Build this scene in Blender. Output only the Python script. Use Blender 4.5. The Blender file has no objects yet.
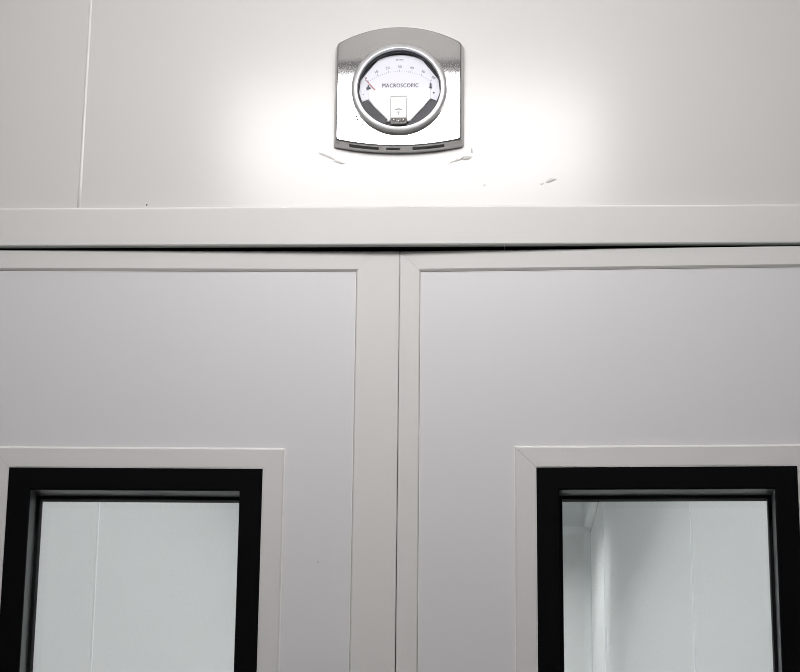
import bpy, bmesh, math, random
from mathutils import Matrix, Vector
random.seed(4)
S = bpy.context.scene
COL = S.collection
PI = math.pi

# ------------------------------------------------------------------ materials
def mat(name, base, rough=.5, metal=0.0, spec=.5, coat=0.0, coat_rough=.1, bump=0.0, bscale=40.0, bstretch=(1, 1, 1), emit=None, estr=0, rvar=0.0):
    m = bpy.data.materials.new(name); m.use_nodes = True
    nt = m.node_tree; b = nt.nodes['Principled BSDF']
    b.inputs['Base Color'].default_value = (*base, 1)
    b.inputs['Roughness'].default_value = rough
    b.inputs['Metallic'].default_value = metal
    b.inputs['Specular IOR Level'].default_value = spec
    b.inputs['Coat Weight'].default_value = coat
    b.inputs['Coat Roughness'].default_value = coat_rough
    if emit:
        b.inputs['Emission Color'].default_value = (*emit, 1); b.inputs['Emission Strength'].default_value = estr
    if bump or rvar:
        tc = nt.nodes.new('ShaderNodeTexCoord'); mp = nt.nodes.new('ShaderNodeMapping')
        mp.inputs['Scale'].default_value = bstretch
        nz = nt.nodes.new('ShaderNodeTexNoise'); nz.inputs['Scale'].default_value = bscale; nz.inputs['Detail'].default_value = 3
        nt.links.new(tc.outputs['Object'], mp.inputs['Vector']); nt.links.new(mp.outputs['Vector'], nz.inputs['Vector'])
        if bump:
            bp = nt.nodes.new('ShaderNodeBump'); bp.inputs['Strength'].default_value = bump; bp.inputs['Distance'].default_value = .01
            nt.links.new(nz.outputs['Fac'], bp.inputs['Height']); nt.links.new(bp.outputs['Normal'], b.inputs['Normal'])
        if rvar:
            mr = nt.nodes.new('ShaderNodeMapRange'); mr.inputs['To Min'].default_value = rough - rvar; mr.inputs['To Max'].default_value = rough + rvar
            nt.links.new(nz.outputs['Fac'], mr.inputs['Value']); nt.links.new(mr.outputs['Result'], b.inputs['Roughness'])
    return m

def glass(name, tint, refl, ior=1.45):
    m = bpy.data.materials.new(name); m.use_nodes = True
    nt = m.node_tree; nt.nodes.clear()
    out = nt.nodes.new('ShaderNodeOutputMaterial'); mix = nt.nodes.new('ShaderNodeMixShader')
    tr = nt.nodes.new('ShaderNodeBsdfTransparent'); gl = nt.nodes.new('ShaderNodeBsdfGlossy'); fr = nt.nodes.new('ShaderNodeFresnel')
    tr.inputs['Color'].default_value = (*tint, 1); gl.inputs['Roughness'].default_value = refl; fr.inputs['IOR'].default_value = ior
    nt.links.new(fr.outputs['Fac'], mix.inputs['Fac']); nt.links.new(tr.outputs[0], mix.inputs[1]); nt.links.new(gl.outputs[0], mix.inputs[2])
    nt.links.new(mix.outputs[0], out.inputs['Surface'])
    return m

M = {}
M['wall'] = mat('wall_paint', (.78, .76, .743), .235, spec=.5, bump=.006, bscale=9, bstretch=(6, 6, .5))
M['rail'] = mat('profile_paint', (.797, .786, .769), .5, spec=.45, bump=.006, bscale=14, bstretch=(2, 2, 2))
M['panel'] = mat('door_panel_paint', (.80, .795, .81), .40, spec=.45, bump=.008, bscale=10, bstretch=(5, 5, .6))
M['trim'] = mat('window_trim_paint', (.795, .782, .775), .38, spec=.45)
M['bead'] = mat('white_sealant_highlight', (.96, .945, .925), .4)  # joint sealant on wall and head rail; painted edge highlights on the doors
M['smear'] = mat('smeared_sealant', (.765, .745, .73), .24)
M['room'] = mat('grey_room_panels', (.78, .77, .76), .5)
M['black'] = mat('black_frame', (.0055, .0057, .0065), .6, spec=.02)
M['reveal'] = mat('dark_grey_reveal', (.055, .057, .063), .36, spec=.5)
M['rubber'] = mat('black_rubber', (.004, .0045, .0045), .6, spec=.1)
M['glass'] = glass('clear_glass', (.95, .965, .96), .02)
M['lens'] = glass('gauge_lens', (.99, .99, 1), .25, 1.06)
M['chrome'] = mat('polished_steel', (.80, .79, .775), .06, metal=1, bump=.006, bscale=24)
M['chrome_dk'] = mat('satin_steel', (.50, .50, .50), .22, metal=1)
M['ring'] = mat('bezel_steel', (.74, .74, .75), .34, metal=.8)
M['dial_back'] = mat('dial_backing', (.035, .035, .038), .5)
M['dial'] = mat('dial_white', (.90, .90, .95), .45)
M['cover'] = mat('cover_white', (.96, .96, .95), .35)
M['bracket'] = mat('bracket_cream', (.86, .85, .78), .3)
M['ink'] = mat('dial_ink', (.10, .10, .12), .6)
M['ink_soft'] = mat('dial_ink_soft', (.22, .22, .26), .6)
M['gask'] = mat('head_gasket_strip', (.42, .46, .42), .5)
M['red'] = mat('needle_red', (.55, .05, .06), .5)
M['brown'] = mat('movement_dark', (.09, .075, .06), .4)
M['floor'] = mat('grey_floor', (.45, .453, .45), .35, bump=.01)
M['ceil'] = mat('ceiling_paint', (.82, .81, .80), .5)
M['cwall'] = mat('corridor_paint', (.77, .775, .775), .8, spec=.03, bump=.006, bscale=8, bstretch=(4, 4, .4))
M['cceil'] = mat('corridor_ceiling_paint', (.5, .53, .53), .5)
M['cove'] = mat('corner_cove', (.80, .82, .82), .12, spec=.6)
M['cbead'] = mat('corridor_sealant', (.97, .98, .98), .4)
M['clamp_far'] = mat('added_far_diffuser', (.9, .9, .9), .5, emit=(1, 1, 1), estr=27)
M['lampframe'] = mat('lamp_frame', (.10, .10, .11), .4)
M['lamp'] = mat('lamp_diffuser', (.9, .9, .9), .5, emit=(1.0, .985, .98), estr=14.9)
M['clamp'] = mat('added_corridor_diffuser', (.9, .9, .9), .5, emit=(1, 1, 1), estr=44)

# ------------------------------------------------------------------ mesh helpers
def link(name, bm, m, parent=None, smooth=False):
    bmesh.ops.recalc_face_normals(bm, faces=bm.faces)
    me = bpy.data.meshes.new(name); bm.to_mesh(me); bm.free()
    me.materials.append(m)
    if smooth:
        for p in me.polygons: p.use_smooth = True
    o = bpy.data.objects.new(name, me); COL.objects.link(o)
    if parent: o.parent = parent
    return o
def tag(o, label, cat=None, kind=None, group=None):
    o['label'] = label
    if cat: o['category'] = cat
    if kind: o['kind'] = kind
    if group: o['group'] = group
    return o
def empty(name, loc, rot=(0, 0, 0)):
    o = bpy.data.objects.new(name, None); COL.objects.link(o); o.location = loc; o.rotation_euler = rot
    o.empty_display_size = .1
    return o
def box(bm, x0, x1, y0, y1, z0, z1, bev=0.0, seg=1):
    vs = [bm.verts.new((x, y, z)) for x in (x0, x1) for y in (y0, y1) for z in (z0, z1)]
    fs = [bm.faces.new([vs[i] for i in q]) for q in ((0, 1, 3, 2), (4, 6, 7, 5), (0, 4, 5, 1), (2, 3, 7, 6), (0, 2, 6, 4), (1, 5, 7, 3))]
    if bev:
        es = list({e for f in fs for e in f.edges})
        bmesh.ops.bevel(bm, geom=es, offset=bev, segments=seg, affect='EDGES', profile=.5)
    return bm
def B(*a, **k): return box(bmesh.new(), *a, **k)
def sweep(bm, rings, closed=True, cap=True):
    """rings: lists of equal length of points; joins neighbouring rings."""
    R = [[bm.verts.new(p) for p in r] for r in rings]
    n = len(R[0])
    for a, b in zip(R, R[1:]):
        for i in range(n if closed else n - 1):
            j = (i + 1) % n
            bm.faces.new((a[i], a[j], b[j], b[i]))
    if cap:
        bm.faces.new(R[0]); bm.faces.new(R[-1])
    return bm
def rail_piece(rect, prof, side, gap=.0001, zoff=0.0):
    """one mitred side of a rectangular frame: rect (u0,u1,w0,w1) outer; prof [(inset, dep)]; side T B L R."""
    u0, u1, w0, w1 = rect; bm = bmesh.new()
    def ends(i):
        if side == 'T': return (u0 + i + gap, w1 - i), (u1 - i - gap, w1 - i)
        if side == 'B': return (u0 + i + gap, w0 + i), (u1 - i - gap, w0 + i)
        if side == 'L': return (u0 + i, w0 + i + gap), (u0 + i, w1 - i - gap)
        return (u1 - i, w0 + i + gap), (u1 - i, w1 - i - gap)
    a = []; b = []
    for i, d in prof:
        p, q = ends(i); a.append((p[0], d, p[1] + zoff)); b.append((q[0], d, q[1] + zoff))
    return sweep(bm, [a, b])
def ring_mesh(rect, prof, zoff=0.0):
    """whole closed mitred frame in one mesh."""
    u0, u1, w0, w1 = rect; bm = bmesh.new(); rings = []
    for i, d in prof:
        rings.append([(u0 + i, d, w0 + i + zoff), (u1 - i, d, w0 + i + zoff), (u1 - i, d, w1 - i + zoff), (u0 + i, d, w1 - i + zoff)])
    return sweep(bm, rings + [rings[0]], cap=False)
def plate_hole(o, i, y0, y1, ch):
    """solid plate, outer rect o, hole i, front y0 with chamfered outer edge."""
    def R(r, y): return [(r[0], y, r[2]), (r[1], y, r[2]), (r[1], y, r[3]), (r[0], y, r[3])]
    oc = (o[0] + ch, o[1] - ch, o[2] + ch, o[3] - ch)
    bm = bmesh.new()
    rs = [R(o, y1), R(o, y0 + ch), R(oc, y0), R(i, y0), R(i, y1), R(o, y1)]
    sweep(bm, rs, cap=False)
    bmesh.ops.remove_doubles(bm, verts=bm.verts, dist=1e-6)
    return bm
def lathe(prof, n=96, cx=0, cz=0):
    """profile [(r, y)] turned about the y axis."""
    bm = bmesh.new()
    rings = [[(cx + r * math.cos(2 * PI * k / n), y, cz + r * math.sin(2 * PI * k / n)) for k in range(n)] for r, y in prof]
    sweep(bm, rings, cap=False)
    bmesh.ops.remove_doubles(bm, verts=bm.verts, dist=1e-6)
    return bm
def prism(pts, y0, y1, bm=None, ch=0.0):
    """outline pts (x,z), front y0, back y1; ch scales the front slightly inward (chamfer)."""
    bm = bm or bmesh.new()
    cx = sum(p[0] for p in pts) / len(pts); cz = sum(p[1] for p in pts) / len(pts)
    rs = [[(x, y1, z) for x, z in pts], [(x, y0 + ch, z) for x, z in pts]]
    if ch:
        r = max(math.hypot(x - cx, z - cz) for x, z in pts); k = 1 - ch / r
        rs.append([(cx + (x - cx) * k, y0, cz + (z - cz) * k) for x, z in pts])
    return sweep(bm, rs)

# ------------------------------------------------------------------ the front room (camera side)
RX0, RX1, RY = -2.3, 2.1, -4.2
HEAD_B, HEAD_T = 2.0994, 2.1575
CZ = 3.05
CX0, CX1, CY, CCZ = -.905, .655, 10.5, 3.53          # the corridor beyond the doors
wall = empty('wall_back', (0, 0, 0))
tag(wall, 'off-white smooth panel wall above the double doors', 'wall', 'structure')
SX = -.6108
link('panel', B(RX0, SX - .0017, .006, .10, HEAD_B + .02, CCZ + .1, bev=.0007), M['wall'], wall)
link('panel', B(SX + .0017, RX1, .006, .10, HEAD_B + .02, CCZ + .1, bev=.0007), M['wall'], wall)
link('pier', B(RX0, -.925, .006, .10, 0, HEAD_B + .02), M['wall'], wall)
link('pier', B(.670, RX1, .006, .10, 0, HEAD_B + .02), M['wall'], wall)
# smears of sealant left on the wall round the gauge
def blob(x, z, w, h, rot, n=18, j=.35, t=.00015):
    pts = []
    for k in range(n):
        a = 2 * PI * k / n; r = 1 + random.uniform(-j, j)
        px, pz = w * r * math.cos(a), h * r * math.sin(a)
        pts.append((x + px * math.cos(rot) - pz * math.sin(rot), z + px * math.sin(rot) + pz * math.cos(rot)))
    return prism(pts, .006 - t, .0065, ch=t * .8)
for a in ((-.2440, 2.2395, .013, .0022, -.35), (-.225, 2.229, .009, .0018, -.2), (-.0370, 2.2345, .009, .0032, .15), (-.0510, 2.2310, .010, .0016, .35),
          (-.0280, 2.2465, .0016, .0035, .1), (-.0095, 2.1925, .0022, .0018, 0), (.0885, 2.1990, .0075, .0032, .35), (.075, 2.1945, .0028, .0018, .2), (-.232, 2.305, .0008, .002, 0)):
    link('sealant_smear', blob(*a), M['smear'], wall, smooth=True)
link('pinhole', lathe([(.0, .0055), (.0012, .0055), (.0014, .0062)], 16, -.5098, 2.164), M['ink'], wall)

# bead of sealant in the joint between the two wall panels
bm = bmesh.new()
rs = []
for z, dx, w in ((HEAD_T - .001, 0.0, .0030), (2.2, .0002, .0024), (2.26, .0004, .0021), (2.33, .0003, .0021), (2.45, .0006, .0022), (2.55, .0007, .0022), (CZ, .0008, .0022)):
    rs.append([(SX + dx + w * math.cos(PI + PI * k / 8), .0062 - .0016 * math.sin(PI * k / 8), z) for k in range(9)] + [(SX + dx, .012, z)])
bead = link('trim_2', sweep(bm, rs), M['bead'], smooth=True)
tag(bead, 'thin white sealant bead running up the joint between wall panels', 'trim', 'structure')

# head rail (lintel) of the door frame
head = empty('trim_1', (-.13, 0, 0))
tag(head, 'long off-white rail across the top of the double doors', 'trim', 'structure')
def head_prof(y_back):
    r = .0035; p = [(y_back, HEAD_B), (.0012, HEAD_B), (0, HEAD_B + .0012)]
    for k in range(7):
        a = PI + (PI / 2) * (-k / 6)
        p.append((r + r * math.cos(a), HEAD_T - r + r * math.sin(a)))
    p.append((.0062, HEAD_T)); p.append((.0062, HEAD_T + .0012)); p.append((y_back, HEAD_T + .0012))
    return p
bm = bmesh.new()
hp = head_prof(.105)
sweep(bm, [[(x, y, z) for y, z in hp] for x in (RX0 + .13, RX1 + .13)])
link('rail', bm, M['rail'], head)
# thin uneven line of sealant along the rail's upper edge
bm = bmesh.new(); rs = []
for k in range(81):
    x = RX0 + .13 + (RX1 - RX0) * k / 80
    h = .0012 + .0009 * math.exp(-((x - .02) / .18) ** 2) + .0003 * math.sin(k * 1.7)
    rs.append([(x, .0065, HEAD_T - .001), (x, .0025, HEAD_T - .001), (x, .0035, HEAD_T + h), (x, .0065, HEAD_T + h + .0012)])
link('sealant_bead', sweep(bm, rs), M['bead'], head, smooth=True)
for x0, x1 in ((-.93, .0192), (.0198, .80)):
    link('gasket', B(x0 + .13, x1 + .13, .0014, .011, HEAD_B - .0006, HEAD_B + .001), M['gask'], head)
    link('seal', B(x0 + .13, x1 + .13, .0112, .100, HEAD_B - .0008, HEAD_B + .001), M['rubber'], head)
link('door_stop', B(-.78, .79, .108, .125, 2.02, HEAD_B + .02), M['rubber'], head)
jl = link('trim_3', box(B(-.925, -.893, 0, .105, 0, HEAD_B - .0002, bev=.002), -.904, -.85, .1052, .122, 0, HEAD_B - .0002), M['rail']); tag(jl, 'off-white door post at the far left of the double doors', 'trim', 'structure')
jr = link('trim_4', box(B(.638, .670, 0, .105, 0, HEAD_B - .0002, bev=.002), .60, .654, .1052, .122, 0, HEAD_B - .0002), M['rail']); tag(jr, 'off-white door post at the far right of the double doors', 'trim', 'structure')

# ------------------------------------------------------------------ the two door leaves
OZ = 2.0973
def leaf(name, label, ox, oy, yaw, tilt, u0, u1, top, stiles, railw, fo, tw, gaps, astragal):
    """u0..u1 leaf extent, fo outer rect of the black window frame (u0,u1,w0,w1), stiles (left,right) widths."""
    R = Matrix.Rotation(yaw, 4, 'Z') @ Matrix.Rotation(-tilt, 4, 'Y')
    O = Vector((ox, oy, OZ)) + R @ Vector((0, 0, -OZ))
    d = empty(name, O, (0, -tilt, yaw)); tag(d, label, 'door', 'structure')
    zt = OZ + top; zb = .012; T = .08
    sl, sr = stiles
    # rails: square outside, mitred at the inner corner over the rail width
    ch = .0030
    def stile(ua, ub, inner_is_right, g, ch=.0016):
        bm = bmesh.new(); w = ub - ua
        if inner_is_right:      # hinge/meeting face at ua, panel side at ub
            kk = max(ua + .0011, ub - railw); prof = [(ua, T), (ua, .001), (ua + .001, 0), (kk, 0), (ub - ch, 0), (ub, ch), (ub, T), (kk, T)]
        else:
            kk = min(ub - .0011, ua + railw); prof = [(ua, T), (ua, ch), (ua + ch, 0), (kk, 0), (ub - .001, 0), (ub, .001), (ub, T), (kk, T)]
        a = [(u, y, zb) for u, y in prof]; b = []
        for u, y in prof:       # mitre: the top end falls away at 45 degrees next to the panel
            k = (ub - u) if inner_is_right else (u - ua)
            z = zt - max(0.0, railw - min(k, railw)) - g
            b.append((u, y, z))
        return sweep(bm, [a, b])
    link('stile', stile(u0, u0 + sl, True, gaps[0]), M['rail'], d)
    link('stile', stile(u1 - sr, u1, False, gaps[1]), M['rail'], d)
    def hrail(za, zc, top_rail):
        bm = bmesh.new()
        if top_rail: prof = [(zc, T), (zc, .001), (zc - .001, 0), (za + ch, 0), (za, ch), (za, T)]
        else: prof = [(za, T), (za, .001), (za + .001, 0), (zc - ch, 0), (zc, ch), (zc, T)]
        a = []; b = []
        for z, y in prof:
            k = (z - za) if top_rail else (zc - z)
            a.append((u0 + sl - min(k, sl) + 0.0, y, z)); b.append((u1 - sr + min(k, sr), y, z))
        return sweep(bm, [a, b])
    link('top_rail', hrail(zt - railw, zt, True), M['rail'], d)
    link('bottom_rail', B(u0 + sl, u1 - sr, 0, T, zb, zb + .03, bev=.0015), M['rail'], d)
    g = .0011
    fz = (fo[0], fo[1], OZ + fo[2], OZ + fo[3])
    gs = .0004; pr = (u0 + sl + gs, u1 - sr - gs, zb + .03 + g, zt - railw - g)
    link('panel', plate_hole(pr, fz, .003, T - .003, .0012), M['panel'], d)
    # white window trim, four mitred strips
    to = (fz[0] - tw, fz[1] + tw, fz[2] - tw, fz[3] + tw)
    tp = [(0, .0035), (0, .0012), (.0026, -.0022), (tw - .0016, -.0022), (tw - .0004, -.001), (tw - .0004, .0035)]
    for s in 'TLRB':
        gg = gaps[2] if s == 'L' else gaps[3] if s == 'R' else .0001
        link('window_trim', rail_piece(to, tp, s, gg), M['trim'], d)
    link('edge_highlight', ring_mesh((to[0] - .0009, to[1] + .0009, to[2] - .0009, to[3] + .0009), [(0, .0032), (0, .0018), (.0006, .0008), (.0018, .0004), (.0018, .0032)]), M['bead'], d)  # white rings paint the bright highlights along trim, frame and panel edges
    link('edge_highlight', ring_mesh((fz[0] - .0008, fz[1] + .0008, fz[2] - .0008, fz[3] + .0008), [(0, -.0005), (0, -.0014), (.0005, -.0018), (.0012, -.0018), (.0012, -.0005)]), M['bead'], d)
    link('edge_highlight', ring_mesh(pr, [(0, .0045), (0, .0032), (.0004, .0026), (.0012, .0026), (.0012, .0045)]), M['bead'], d)
    # black frame, deep reveal, gasket, pane
    fp = [(0, .05), (0, -.0028), (.0012, -.0042), (.0308, -.0042), (.032, -.003), (.032, .0015), (.030, .0015), (.030, .05)]
    fr = link('window_frame', ring_mesh(fz, fp), M['black'], d)
    rp = [(.0302, .0016), (.0321, .0016), (.0321, .048), (.0302, .048)]
    link('reveal', ring_mesh(fz, rp), M['reveal'], fr)
    gp = [(.0300, .046), (.0362, .0485), (.0366, .052), (.0366, .0685), (.0300, .0685)]
    link('gasket', ring_mesh(fz, gp), M['rubber'], fr)
    gi = .031
    link('glass_pane', B(fz[0] + gi, fz[1] - gi, .0690, .0745, fz[2] + gi, fz[3] - gi), M['glass'], d)
    link('back_trim', ring_mesh(fz, [(-.02, T - .004), (-.02, T), (.034, T), (.034, .0750), (.0, .0750), (0, T - .004)]), M['trim'], d)
    if astragal:
        link('astragal', B(-.03, .026, T + .001, T + .006, zb, zt - .02), M['rail'], d)
    return d
d1 = leaf('door_1', 'left-hand off-white door leaf with black framed window and wide centre stile', -.1344, .0200, .01957, -.00127,
          -.755, .0002, -.0025, (.030, .0630), .0304, (-.5565, -.1920, -1.02, -.3302), .0305, (.0001, .0002, .0004, .00012), True)
d2 = leaf('door_2', 'right-hand off-white door leaf with black framed window and narrow centre stile', -.1335, .0200, -.03026, .00016,
          -.0003, .767, -.0024, (.0297, .030), .0304, (.1972, .5632, -1.02, -.3280), .0310, (.0003, .0001, .0004, .0001), False)
# tiny dents in the paint
link('dent', lathe([(0, .0022), (.0007, .0022), (.0016, .0030)], 16, -.110, 1.635), M['smear'], d1)
link('dent', lathe([(0, .0025), (.0005, .0025), (.001, .0030)], 16, -.452, 1.792), M['smear'], d1)

# ------------------------------------------------------------------ pressure gauge
GX, GZ = -.1366, 2.333
gauge = empty('pressure_gauge', (GX, .006, GZ))
tag(gauge, 'round dial gauge on a polished steel wall plate above the doors', 'gauge')
def G(name, bm, m, parent=gauge, smooth=False):
    bmesh.ops.translate(bm, verts=bm.verts, vec=(-GX, -.006, -GZ))
    return link(name, bm, m, parent, smooth)
def outline(ins, ib, it, n=28):
    """plate outline: arched top, gently bowed bottom, small corner radii."""
    hw = .0970 - ins
    pts = []
    def arc(za, zm, xs):            # parabola-like circle arc through (+-hw, za), (0, zm)
        s = zm - za; r = (hw * hw + s * s) / (2 * abs(s)); c = zm - math.copysign(r, s)
        return [(x, c + math.copysign(math.sqrt(r * r - x * x), s)) for x in xs]
    zt0, ztm, zb0, zbm = 2.4122 - it, 2.4382 - it, 2.2500 + ib, 2.2398 + ib
    cr = .004
    top = arc(zt0, ztm, [-(hw - cr) + 2 * (hw - cr) * k / n for k in range(n + 1)])
    bot = arc(zb0, zbm, [(hw - cr) - 2 * (hw - cr) * k / n for k in range(n + 1)])
    def corner(p, q, c):            # quadratic bend from p to q about c
        return [((1 - t) ** 2 * p[0] + 2 * t * (1 - t) * c[0] + t * t * q[0], (1 - t) ** 2 * p[1] + 2 * t * (1 - t) * c[1] + t * t * q[1]) for t in (0.0, .25, .5, .75, 1.0)]
    r_t = corner(top[-1], (hw, zt0 - cr), (hw, zt0)); r_b = corner((hw, zb0 + cr), bot[0], (hw, zb0))
    l_b = corner(bot[-1], (-hw, zb0 + cr), (-hw, zb0)); l_t = corner((-hw, zt0 - cr), top[0], (-hw, zt0))
    pts = top[:-1] + r_t + r_b[:-1] + bot[:-1] + l_b + l_t[:-1]
    return [(GX + x, z) for x, z in pts]
FY = -.016      # plate face
bm = bmesh.new()
rings = []
for y, ins, ib, it in ((.006, 0, .0022, .001), (.0035, 0, .0022, .001), (-.0010, .0006, .0030, .0012), (FY + .0015, .0042, .0066, .0017), (FY + .0003, .0054, .0078, .0022), (FY, .0062, .0086, .0032)):
    rings.append([(x, y, z) for x, z in outline(ins, ib, it)])
R_ = [[bm.verts.new(p) for p in r] for r in rings]
for a, b in zip(R_, R_[1:]):
    for i in range(len(a)):
        j = (i + 1) % len(a); bm.faces.new((a[i], a[j], b[j], b[i]))
bm.faces.new(R_[0])
BX, BZ, DZ = GX + .0008, 2.3357, 2.3328
hole = [bm.verts.new((BX + .0640 * math.cos(2 * PI * k / 96), FY, BZ + .0640 * math.sin(2 * PI * k / 96))) for k in range(96)]
hin = [bm.verts.new((v.co.x, FY + .0125, v.co.z)) for v in hole]
loop = R_[-1]
es = [bm.edges.get((loop[i], loop[(i + 1) % len(loop)])) for i in range(len(loop))]
es += [bm.edges.new((hole[k], hole[(k + 1) % 96])) for k in range(96)]
bmesh.ops.triangle_fill(bm, edges=es, use_beauty=True, normal=(0, -1, 0))
for k in range(96):
    j = (k + 1) % 96; bm.faces.new((hole[k], hole[j], hin[j], hin[k]))
bm.faces.new(hin)
plate = G('mounting_plate', bm, M['chrome'])
plate.data.materials.append(M['chrome_dk'])
for p in plate.data.polygons:
    if len(p.vertices) == 4: p.material_index = 1; p.use_smooth = True
# slots cut in the lower bevel
def slot(x0, x1, h):
    n = 8; a = []
    for k in range(n + 1):
        x = x0 + (x1 - x0) * k / n
        s = -.0102; hw = .097; r = (hw * hw + s * s) / (2 * abs(s)); zz = 2.2398 + r - math.sqrt(r * r - x * x)
        q = lambda along, out: (GX + x, -.0078 - .966 * along - .258 * out, zz + .0050 + .258 * along - .966 * out)
        a.append([q(-h, .0003), q(-h, -.002), q(h, -.002), q(h, .0003)])
    return sweep(bmesh.new(), a)
for x0, x1, h in ((-.073, -.029, .0034), (-.018, .003, .0026), (.021, .068, .0034)):
    G('slot', slot(x0, x1, h), M['dial_back'], plate)
for x, z in ((-.0605, 2.2878), (-.0536, 2.2810), (-.0620, 2.2930)):
    G('pinhole', lathe([(0, FY - .0003), (.0016, FY - .0003), (.0017, FY + .0004)], 12, GX + x, z), M['dial_back'], plate)

# bezel: turned ring, its side, lip and inner wall
DP = .0105      # how far the dial sits behind the plate face
G('bezel', lathe([(.0638, FY + DP), (.0638, FY - .0002), (.0688, FY - .0002), (.0700, FY - .0012), (.0710, FY - .0026), (.0711, FY - .0060), (.0708, FY - .0070), (.0702, FY - .0078), (.0665, FY - .0086), (.0643, FY - .0091), (.0632, FY - .0093),
                  (.0624, FY - .0090), (.0617, FY - .0076), (.0614, FY + DP), (.0638, FY + DP)], 128, BX, BZ), M['ring'])
for p in bpy.data.objects['bezel'].data.polygons: p.use_smooth = True
G('groove', lathe([(.0605, FY + DP), (.0613, FY + DP), (.0613, FY - .0020), (.0605, FY - .0020), (.0605, FY + DP)], 128, BX, BZ), M['dial_back'], smooth=True)
G('backing', prism([(BX + .0606 * math.cos(2 * PI * k / 96), BZ + .0606 * math.sin(2 * PI * k / 96)) for k in range(96)], FY + DP - .0012, FY + DP + .0006), M['dial_back'])
def dp(cx, cz):                     # dial coordinates from a reading of the dial drawing (335, 390 = centre)
    return (BX + (cx - 335) * .000222, DZ + (390 - cz) * .000236)
DY = FY + DP - .0025
topo = [(190, 160), (240, 142), (290, 133), (335, 130), (380, 133), (430, 142), (482, 160), (596, 300), (606, 385), (585, 440), (545, 425), (500, 480), (410, 575), (262, 575), (165, 480), (125, 430), (85, 445), (64, 385), (74, 300)]
dial = G('dial', prism([dp(*p) for p in topo], DY, FY + DP - .0012), M['dial'])
# lower white cover
lo = [(128, 362), (335, 360), (545, 362), (545, 424), (500, 480), (412, 572), (262, 572), (166, 480), (126, 424)]
G('cover', prism([dp(*p) for p in lo], DY - .0016, DY + .0002, ch=.0006), M['cover'])
# bracket with its movement
def rect(x0, x1, z0, z1): return [dp(x0, z1), dp(x1, z1), dp(x1, z0), dp(x0, z0)]
br = G('bracket', prism(rect(276, 386, 418, 566), DY - .0046, DY - .0012, ch=.0008), M['bracket'])
for a in ((276, 279, 430, 560), (383, 386, 430, 560), (276, 386, 415, 418)):
    G('edge_line', prism(rect(*a), DY - .0047, DY - .0040), M['ink_soft'], br)
mv = G('movement', prism(rect(278, 384, 560, 604), DY - .0050, DY - .0012, ch=.0008), M['brown'])
for x, z in ((300, 578), (330, 586), (362, 580)):
    G('coil', lathe([(0, DY - .0066), (.0022, DY - .0064), (.0030, DY - .005), (.0030, DY - .004)], 20, *dp(x, z)), M['chrome_dk'], mv, smooth=True)
for x in (262, 396):
    G('screw', lathe([(0, DY - .0036), (.0014, DY - .0035), (.0019, DY - .0026), (.0019, DY)], 20, *dp(x, 578)), M['cover'], smooth=True)
    G('clip', prism(rect(x - 16, x - 8, 566, 590), DY - .0022, DY), M['dial_back'])
# printed marks
PX, PZ = BX, DZ + (390 - 238) * .000236 - .0736
def polar(r, a): return (PX + r * math.sin(a), PZ + r * math.cos(a))
def tick(bm, a, r0, r1, w):
    t = (w / 2 * math.cos(a), -w / 2 * math.sin(a)); p, q = polar(r0, a), polar(r1, a)
    prism([(p[0] - t[0], p[1] - t[1]), (p[0] + t[0], p[1] + t[1]), (q[0] + t[0], q[1] + t[1]), (q[0] - t[0], q[1] - t[1])], DY - .0002, DY + .0003, bm)
bm = bmesh.new()
for k in range(61):
    a = math.radians(-39 + 78 * k / 60)
    if k % 2 == 0: tick(bm, a, .0722, .0762 if k % 10 == 0 else .0740, .0007 if k % 10 == 0 else .00045)
G('scale', bm, M['ink_soft'], dial)
def text(s, x, z, size, m, y, rot=0.0, bold=0.0, sx=1.0, parent=dial, name='lettering', sp=1.0, heavy=0.0):
    c = bpy.data.curves.new('t', 'FONT'); c.body = s; c.size = size; c.align_x = 'CENTER'; c.align_y = 'CENTER'; c.extrude = .00012; c.offset = bold; c.resolution_u = 4; c.space_character = sp
    o = bpy.data.objects.new('t', c); COL.objects.link(o)
    me = bpy.data.meshes.new_from_object(o); COL.objects.unlink(o); bpy.data.objects.remove(o); bpy.data.curves.remove(c)
    if heavy:       # a heavier stroke: the letters set twice with a small sideways step
        bm = bmesh.new()
        for k in (-.5, .5):
            n0 = len(bm.verts); bm.from_mesh(me); bm.verts.ensure_lookup_table()
            bmesh.ops.translate(bm, verts=bm.verts[n0:], vec=(k * heavy / sx, 0, k * .00002))
        bm.to_mesh(me); bm.free()
    me.transform(Matrix.Translation((x - GX, y - .006, z - GZ)) @ Matrix.Rotation(rot, 4, 'Y') @ Matrix.Diagonal((sx, 1, 1, 1)) @ Matrix.Rotation(PI / 2, 4, 'X'))
    me.name = name; me.materials.clear(); me.materials.append(m)
    q = bpy.data.objects.new(name, me); COL.objects.link(q); q.parent = parent
    return q
for k in range(7):
    a = math.radians(-39 + 13 * k)
    x, z = polar(.0802, a)
    text(str(10 * k), x, z, .0058, M['ink_soft'], DY - .0002, rot=a, heavy=.0002)
text('MACROSCOPIC', dp(340, 338)[0], dp(340, 338)[1], .0088, M['ink'], DY - .0002, sx=.80, sp=1.14, heavy=.0004)
bm = bmesh.new()
for k in range(6): prism(rect(308 + k * 9, 314 + k * 9, 159, 166), DY - .0002, DY + .0003, bm)
G('mark', bm, M['ink_soft'], dial)
for pts in ([(112, 362), (142, 362), (138, 352), (131, 350), (129, 334), (122, 336), (120, 350), (113, 353)], [(536, 356), (551, 356), (549, 326), (545, 322), (538, 328)]):
    G('stop_pin', prism([dp(*p) for p in pts], DY - .0030, DY), M['ink'])
G('mark', lathe([(0, DY - .0003), (.0014, DY - .0003), (.0014, DY + .0003)], 16, *dp(565, 388)), M['ink'], dial)
G('mark', lathe([(0, DY - .0003), (.0008, DY - .0003), (.0008, DY + .0003)], 16, *dp(92, 396)), M['ink_soft'], dial)
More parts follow.
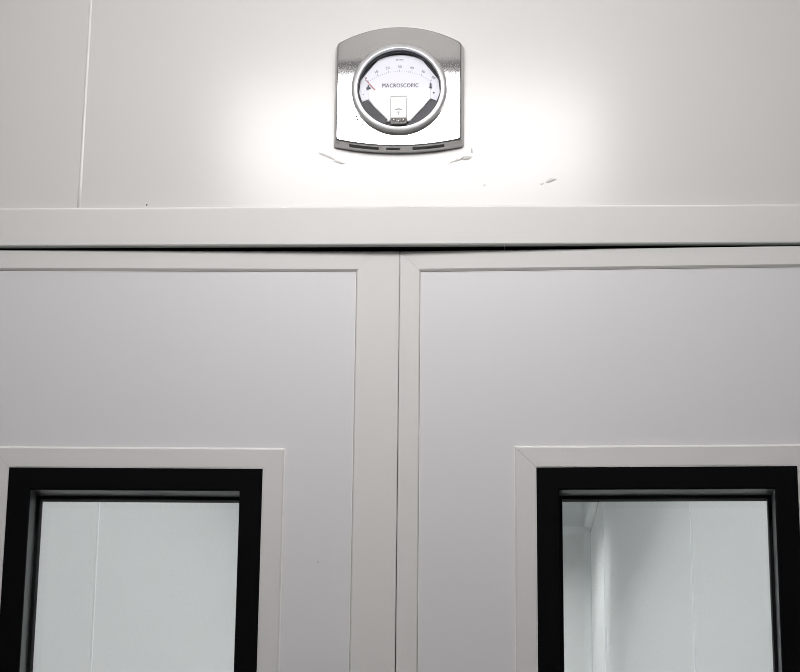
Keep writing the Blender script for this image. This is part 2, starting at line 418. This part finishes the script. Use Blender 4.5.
bm = bmesh.new(); pts = []
for k in range(13):
    t = -1 + k / 6; pts.append((330 + 24 * t, 508 - 8 * (1 - t * t)))
for k in range(12, -1, -1):
    t = -1 + k / 6; pts.append((330 + 24 * t, 511 - 4 * (1 - t * t)))
prism([dp(*p) for p in pts], DY - .0049, DY - .0040, bm)
prism(rect(317, 340, 522, 526), DY - .0049, DY - .0040, bm); prism(rect(327, 331, 526, 544), DY - .0049, DY - .0040, bm)
G('mark', bm, M['ink_soft'], br)
# needle resting at zero
bm = bmesh.new(); a = math.radians(-40.5)
for r0, r1, w0, w1 in ((.056, .0795, .0011, .0005),):
    p, q = polar(r0, a), polar(r1, a); c, s = math.cos(a), math.sin(a)
    prism([(p[0] - w0 * c / 2, p[1] + w0 * s / 2), (p[0] + w0 * c / 2, p[1] - w0 * s / 2), (q[0] + w1 * c / 2, q[1] - w1 * s / 2), (q[0] - w1 * c / 2, q[1] + w1 * s / 2)], DY - .0028, DY - .0018, bm)
G('needle', bm, M['red'])
G('lens', prism([(BX + .0618 * math.cos(2 * PI * k / 96), BZ + .0618 * math.sin(2 * PI * k / 96)) for k in range(96)], FY - .0048, FY - .0036), M['lens'])

# ------------------------------------------------------------------ rest of the front room
def struct(name, bm, m, label, cat): return tag(link(name, bm, m), label, cat, 'structure')
struct('floor', B(RX0 - .1, RX1 + .1, RY - .1, .006, -.1, 0), M['floor'], 'grey floor of the room in front of the doors', 'floor')
LX, LY, LW, LD, LZ = -.145, -.93, .70, .22, 2.72
def ceiling_mesh(x0, x1, y0, y1, z, holes):
    """slab with rectangular holes (all on one x range, ordered in y)."""
    bm = bmesh.new(); hx0, hx1 = holes[0][0], holes[0][1]
    box(bm, x0, hx0, y0, y1, z, z + .1); box(bm, hx1, x1, y0, y1, z, z + .1)
    ys = [y0]
    for h in holes: ys += [h[2], h[3]]
    ys.append(y1)
    for a, b in zip(ys[::2], ys[1::2]): box(bm, hx0, hx1, a, b, z, z + .1)
    return bm
def lamp_rect(lx, ly, w, d): return (lx - w / 2, lx + w / 2, ly - d / 2, ly + d / 2)
struct('ceiling', B(RX0 - .1, RX1 + .1, RY - .1, .006, CZ, CZ + .1), M['ceil'], 'off-white ceiling of the room in front of the doors', 'ceiling')
struct('wall_left', B(RX0 - .1, RX0, RY, .006, 0, CZ), M['room'], 'off-white wall to the left of the camera', 'wall')
struct('wall_right', B(RX1, RX1 + .1, RY, .006, 0, CZ), M['room'], 'off-white wall to the right of the camera', 'wall')
struct('wall_front', B(RX0 - .1, RX1 + .1, RY - .1, RY, 0, CZ), M['room'], 'off-white wall behind the camera', 'wall')
def lamp(lx, ly, z, w, d, m, label, h):
    t = empty('ceiling_light', (lx, ly, z)); tag(t, label, 'light')
    f = .035
    bm = bmesh.new()
    o = [(-w / 2, -d / 2), (w / 2, -d / 2), (w / 2, d / 2), (-w / 2, d / 2)]
    i = [(-w / 2 + f, -d / 2 + f), (w / 2 - f, -d / 2 + f), (w / 2 - f, d / 2 - f), (-w / 2 + f, d / 2 - f)]
    sweep(bm, [[(x, y, h) for x, y in o], [(x, y, -.004) for x, y in o], [(x, y, -.004) for x, y in i], [(x, y, h) for x, y in i], [(x, y, h) for x, y in o]], cap=False)
    link('well', bm, M['lampframe'], t)  # deep dark recess, added to cut light off the upper corridor walls
    link('diffuser', B(-w / 2 + f, w / 2 - f, -d / 2 + f, d / 2 - f, h - .03, h - .004), m, t)
t = empty('ceiling_light', (LX, LY, CZ)); tag(t, 'deep white box-shaped light hung on two rods in front of the doors', 'light')
lz = LZ - CZ
link('housing', B(-LW / 2 - .02, LW / 2 + .02, -LD / 2 - .02, LD / 2 + .02, lz - .03, lz, bev=.004), M['lampframe'], t)
link('diffuser', B(-LW / 2, LW / 2, -LD / 2, LD / 2, lz - .22, lz - .031, bev=.02, seg=4), M['lamp'], t)
for x in (-.25, .25):
    link('rod', B(x - .006, x + .006, -.006, .006, lz, 0), M['lampframe'], t)

# ------------------------------------------------------------------ corridor seen through the panes
holes = [lamp_rect(-.13, y, .36, 1.3) for y in (1.0, 2.5, 4.0, 5.5, 7.0, 9.3)]
struct('floor', B(CX0 - .1, CX1 + .1, .006, CY + .1, -.1, 0), M['floor'], 'grey corridor floor beyond the doors', 'floor')
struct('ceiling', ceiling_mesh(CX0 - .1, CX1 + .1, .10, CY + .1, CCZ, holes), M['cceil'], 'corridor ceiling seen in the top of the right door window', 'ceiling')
def corridor_wall(x0, x1, seams, name, label):
    e = empty(name, (0, 0, 0)); tag(e, label, 'wall', 'structure')
    inner = x1 if abs(x1) < abs(x0) else x0
    sgn = 1 if inner < 0 else -1
    ys = [.10] + seams + [CY]
    for a, b in zip(ys, ys[1:]):
        link('panel', B(x0, x1, a, b, 0, CCZ), M['cwall'], e)
    for s in seams:
        link('joint_bead', B(min(inner, inner + sgn * .003), max(inner, inner + sgn * .003), s - .006, s + .006, 0, CCZ), M['cbead'], e)
corridor_wall(CX1, CX1 + .1, [3.78, 8.9], 'wall_right', 'white panelled corridor side wall seen through the right door window')
corridor_wall(CX0 - .1, CX0, [1.74, 6.9], 'wall_left', 'white panelled corridor side wall seen through the left door window')
struct('wall_back', B(CX0 - .1, CX1 + .1, CY, CY + .1, 0, CCZ), M['cwall'], 'far end wall of the corridor beyond the right door window', 'wall')
def cove(p0, p1, a, b, r, name, label):
    """concave quarter-round from p0 to p1; a and b are the two wall directions away from the corner."""
    bm = bmesh.new(); n = 10; rings = []
    for p in (p0, p1):
        p, A, Bv = Vector(p), Vector(a), Vector(b)
        c = p + r * A + r * Bv
        rings.append([tuple(p)] + [tuple(c - r * math.cos(t * PI / 2 / n) * A - r * math.sin(t * PI / 2 / n) * Bv) for t in range(n + 1)])
    return tag(link(name, sweep(bm, rings), M['cove'], smooth=False), label, 'trim', 'structure')
r = .05
cove((CX1, CY, 0), (CX1, CY, CCZ), (-1, 0, 0), (0, -1, 0), r, 'trim_5', 'rounded upright corner strip at the far end of the corridor')
cove((CX1, .1, CCZ), (CX1, CY, CCZ), (-1, 0, 0), (0, 0, -1), r, 'trim_6', 'rounded strip where the right corridor wall meets the ceiling')
cove((CX0, CY, CCZ), (CX1, CY, CCZ), (0, -1, 0), (0, 0, -1), r, 'trim_7', 'rounded strip where the far corridor wall meets the ceiling')
cove((CX0, .1, CCZ), (CX0, CY, CCZ), (1, 0, 0), (0, 0, -1), r, 'trim_8', 'rounded strip where the left corridor wall meets the ceiling')
for y, w in ((1.0, 'nearest the doors'), (2.5, 'second from the doors'), (4.0, 'third from the doors'), (5.5, 'fourth from the doors'), (7.0, 'fifth from the doors'), (9.3, 'farthest from the doors')):
    lamp(-.13, y, CCZ, .356, 1.296, M['clamp_far'] if y > 8 else M['clamp'], 'added unseen long white corridor ceiling light ' + w, .15 if y > 8 else .42)  # unseen lights added to brighten the corridor, depth chosen for wall shading

# ------------------------------------------------------------------ camera, world, view
TH, RO, PSI = .2686, .01044, .04698
f_, u_, w_ = math.cos(PSI), math.sin(PSI), 0
X = Vector((math.cos(PSI), math.sin(PSI), 0))
F = Vector((-math.sin(PSI) * math.cos(TH), math.cos(PSI) * math.cos(TH), math.sin(TH)))
Z = Vector((math.sin(PSI) * math.sin(TH), -math.cos(PSI) * math.sin(TH), math.cos(TH)))
rx = math.cos(RO) * X + math.sin(RO) * Z
up = math.cos(RO) * Z - math.sin(RO) * X
cam = bpy.data.cameras.new('camera'); co = bpy.data.objects.new('camera', cam); COL.objects.link(co)
mw = Matrix.Identity(4)
for i in range(3):
    mw[i][0], mw[i][1], mw[i][2] = rx[i], up[i], -F[i]
mw[0][3], mw[1][3], mw[2][3] = 0, -2.8, 1.1885
co.matrix_world = mw
cam.sensor_fit = 'HORIZONTAL'; cam.sensor_width = 36; cam.lens = 2013 / 800 * 36
cam.clip_start = .05; cam.clip_end = 60
S.camera = co
wd = bpy.data.worlds.new('world'); S.world = wd; wd.use_nodes = True
wd.node_tree.nodes['Background'].inputs['Color'].default_value = (.8, .85, .9, 1)
wd.node_tree.nodes['Background'].inputs['Strength'].default_value = .02
S.cycles.filter_width = 1.0; S.cycles.denoising_prefilter = 'NONE'
S.view_settings.view_transform = 'Standard'; S.view_settings.look = 'None'
S.view_settings.exposure = 0.0; S.view_settings.gamma = 1; S.view_settings.use_curve_mapping = False
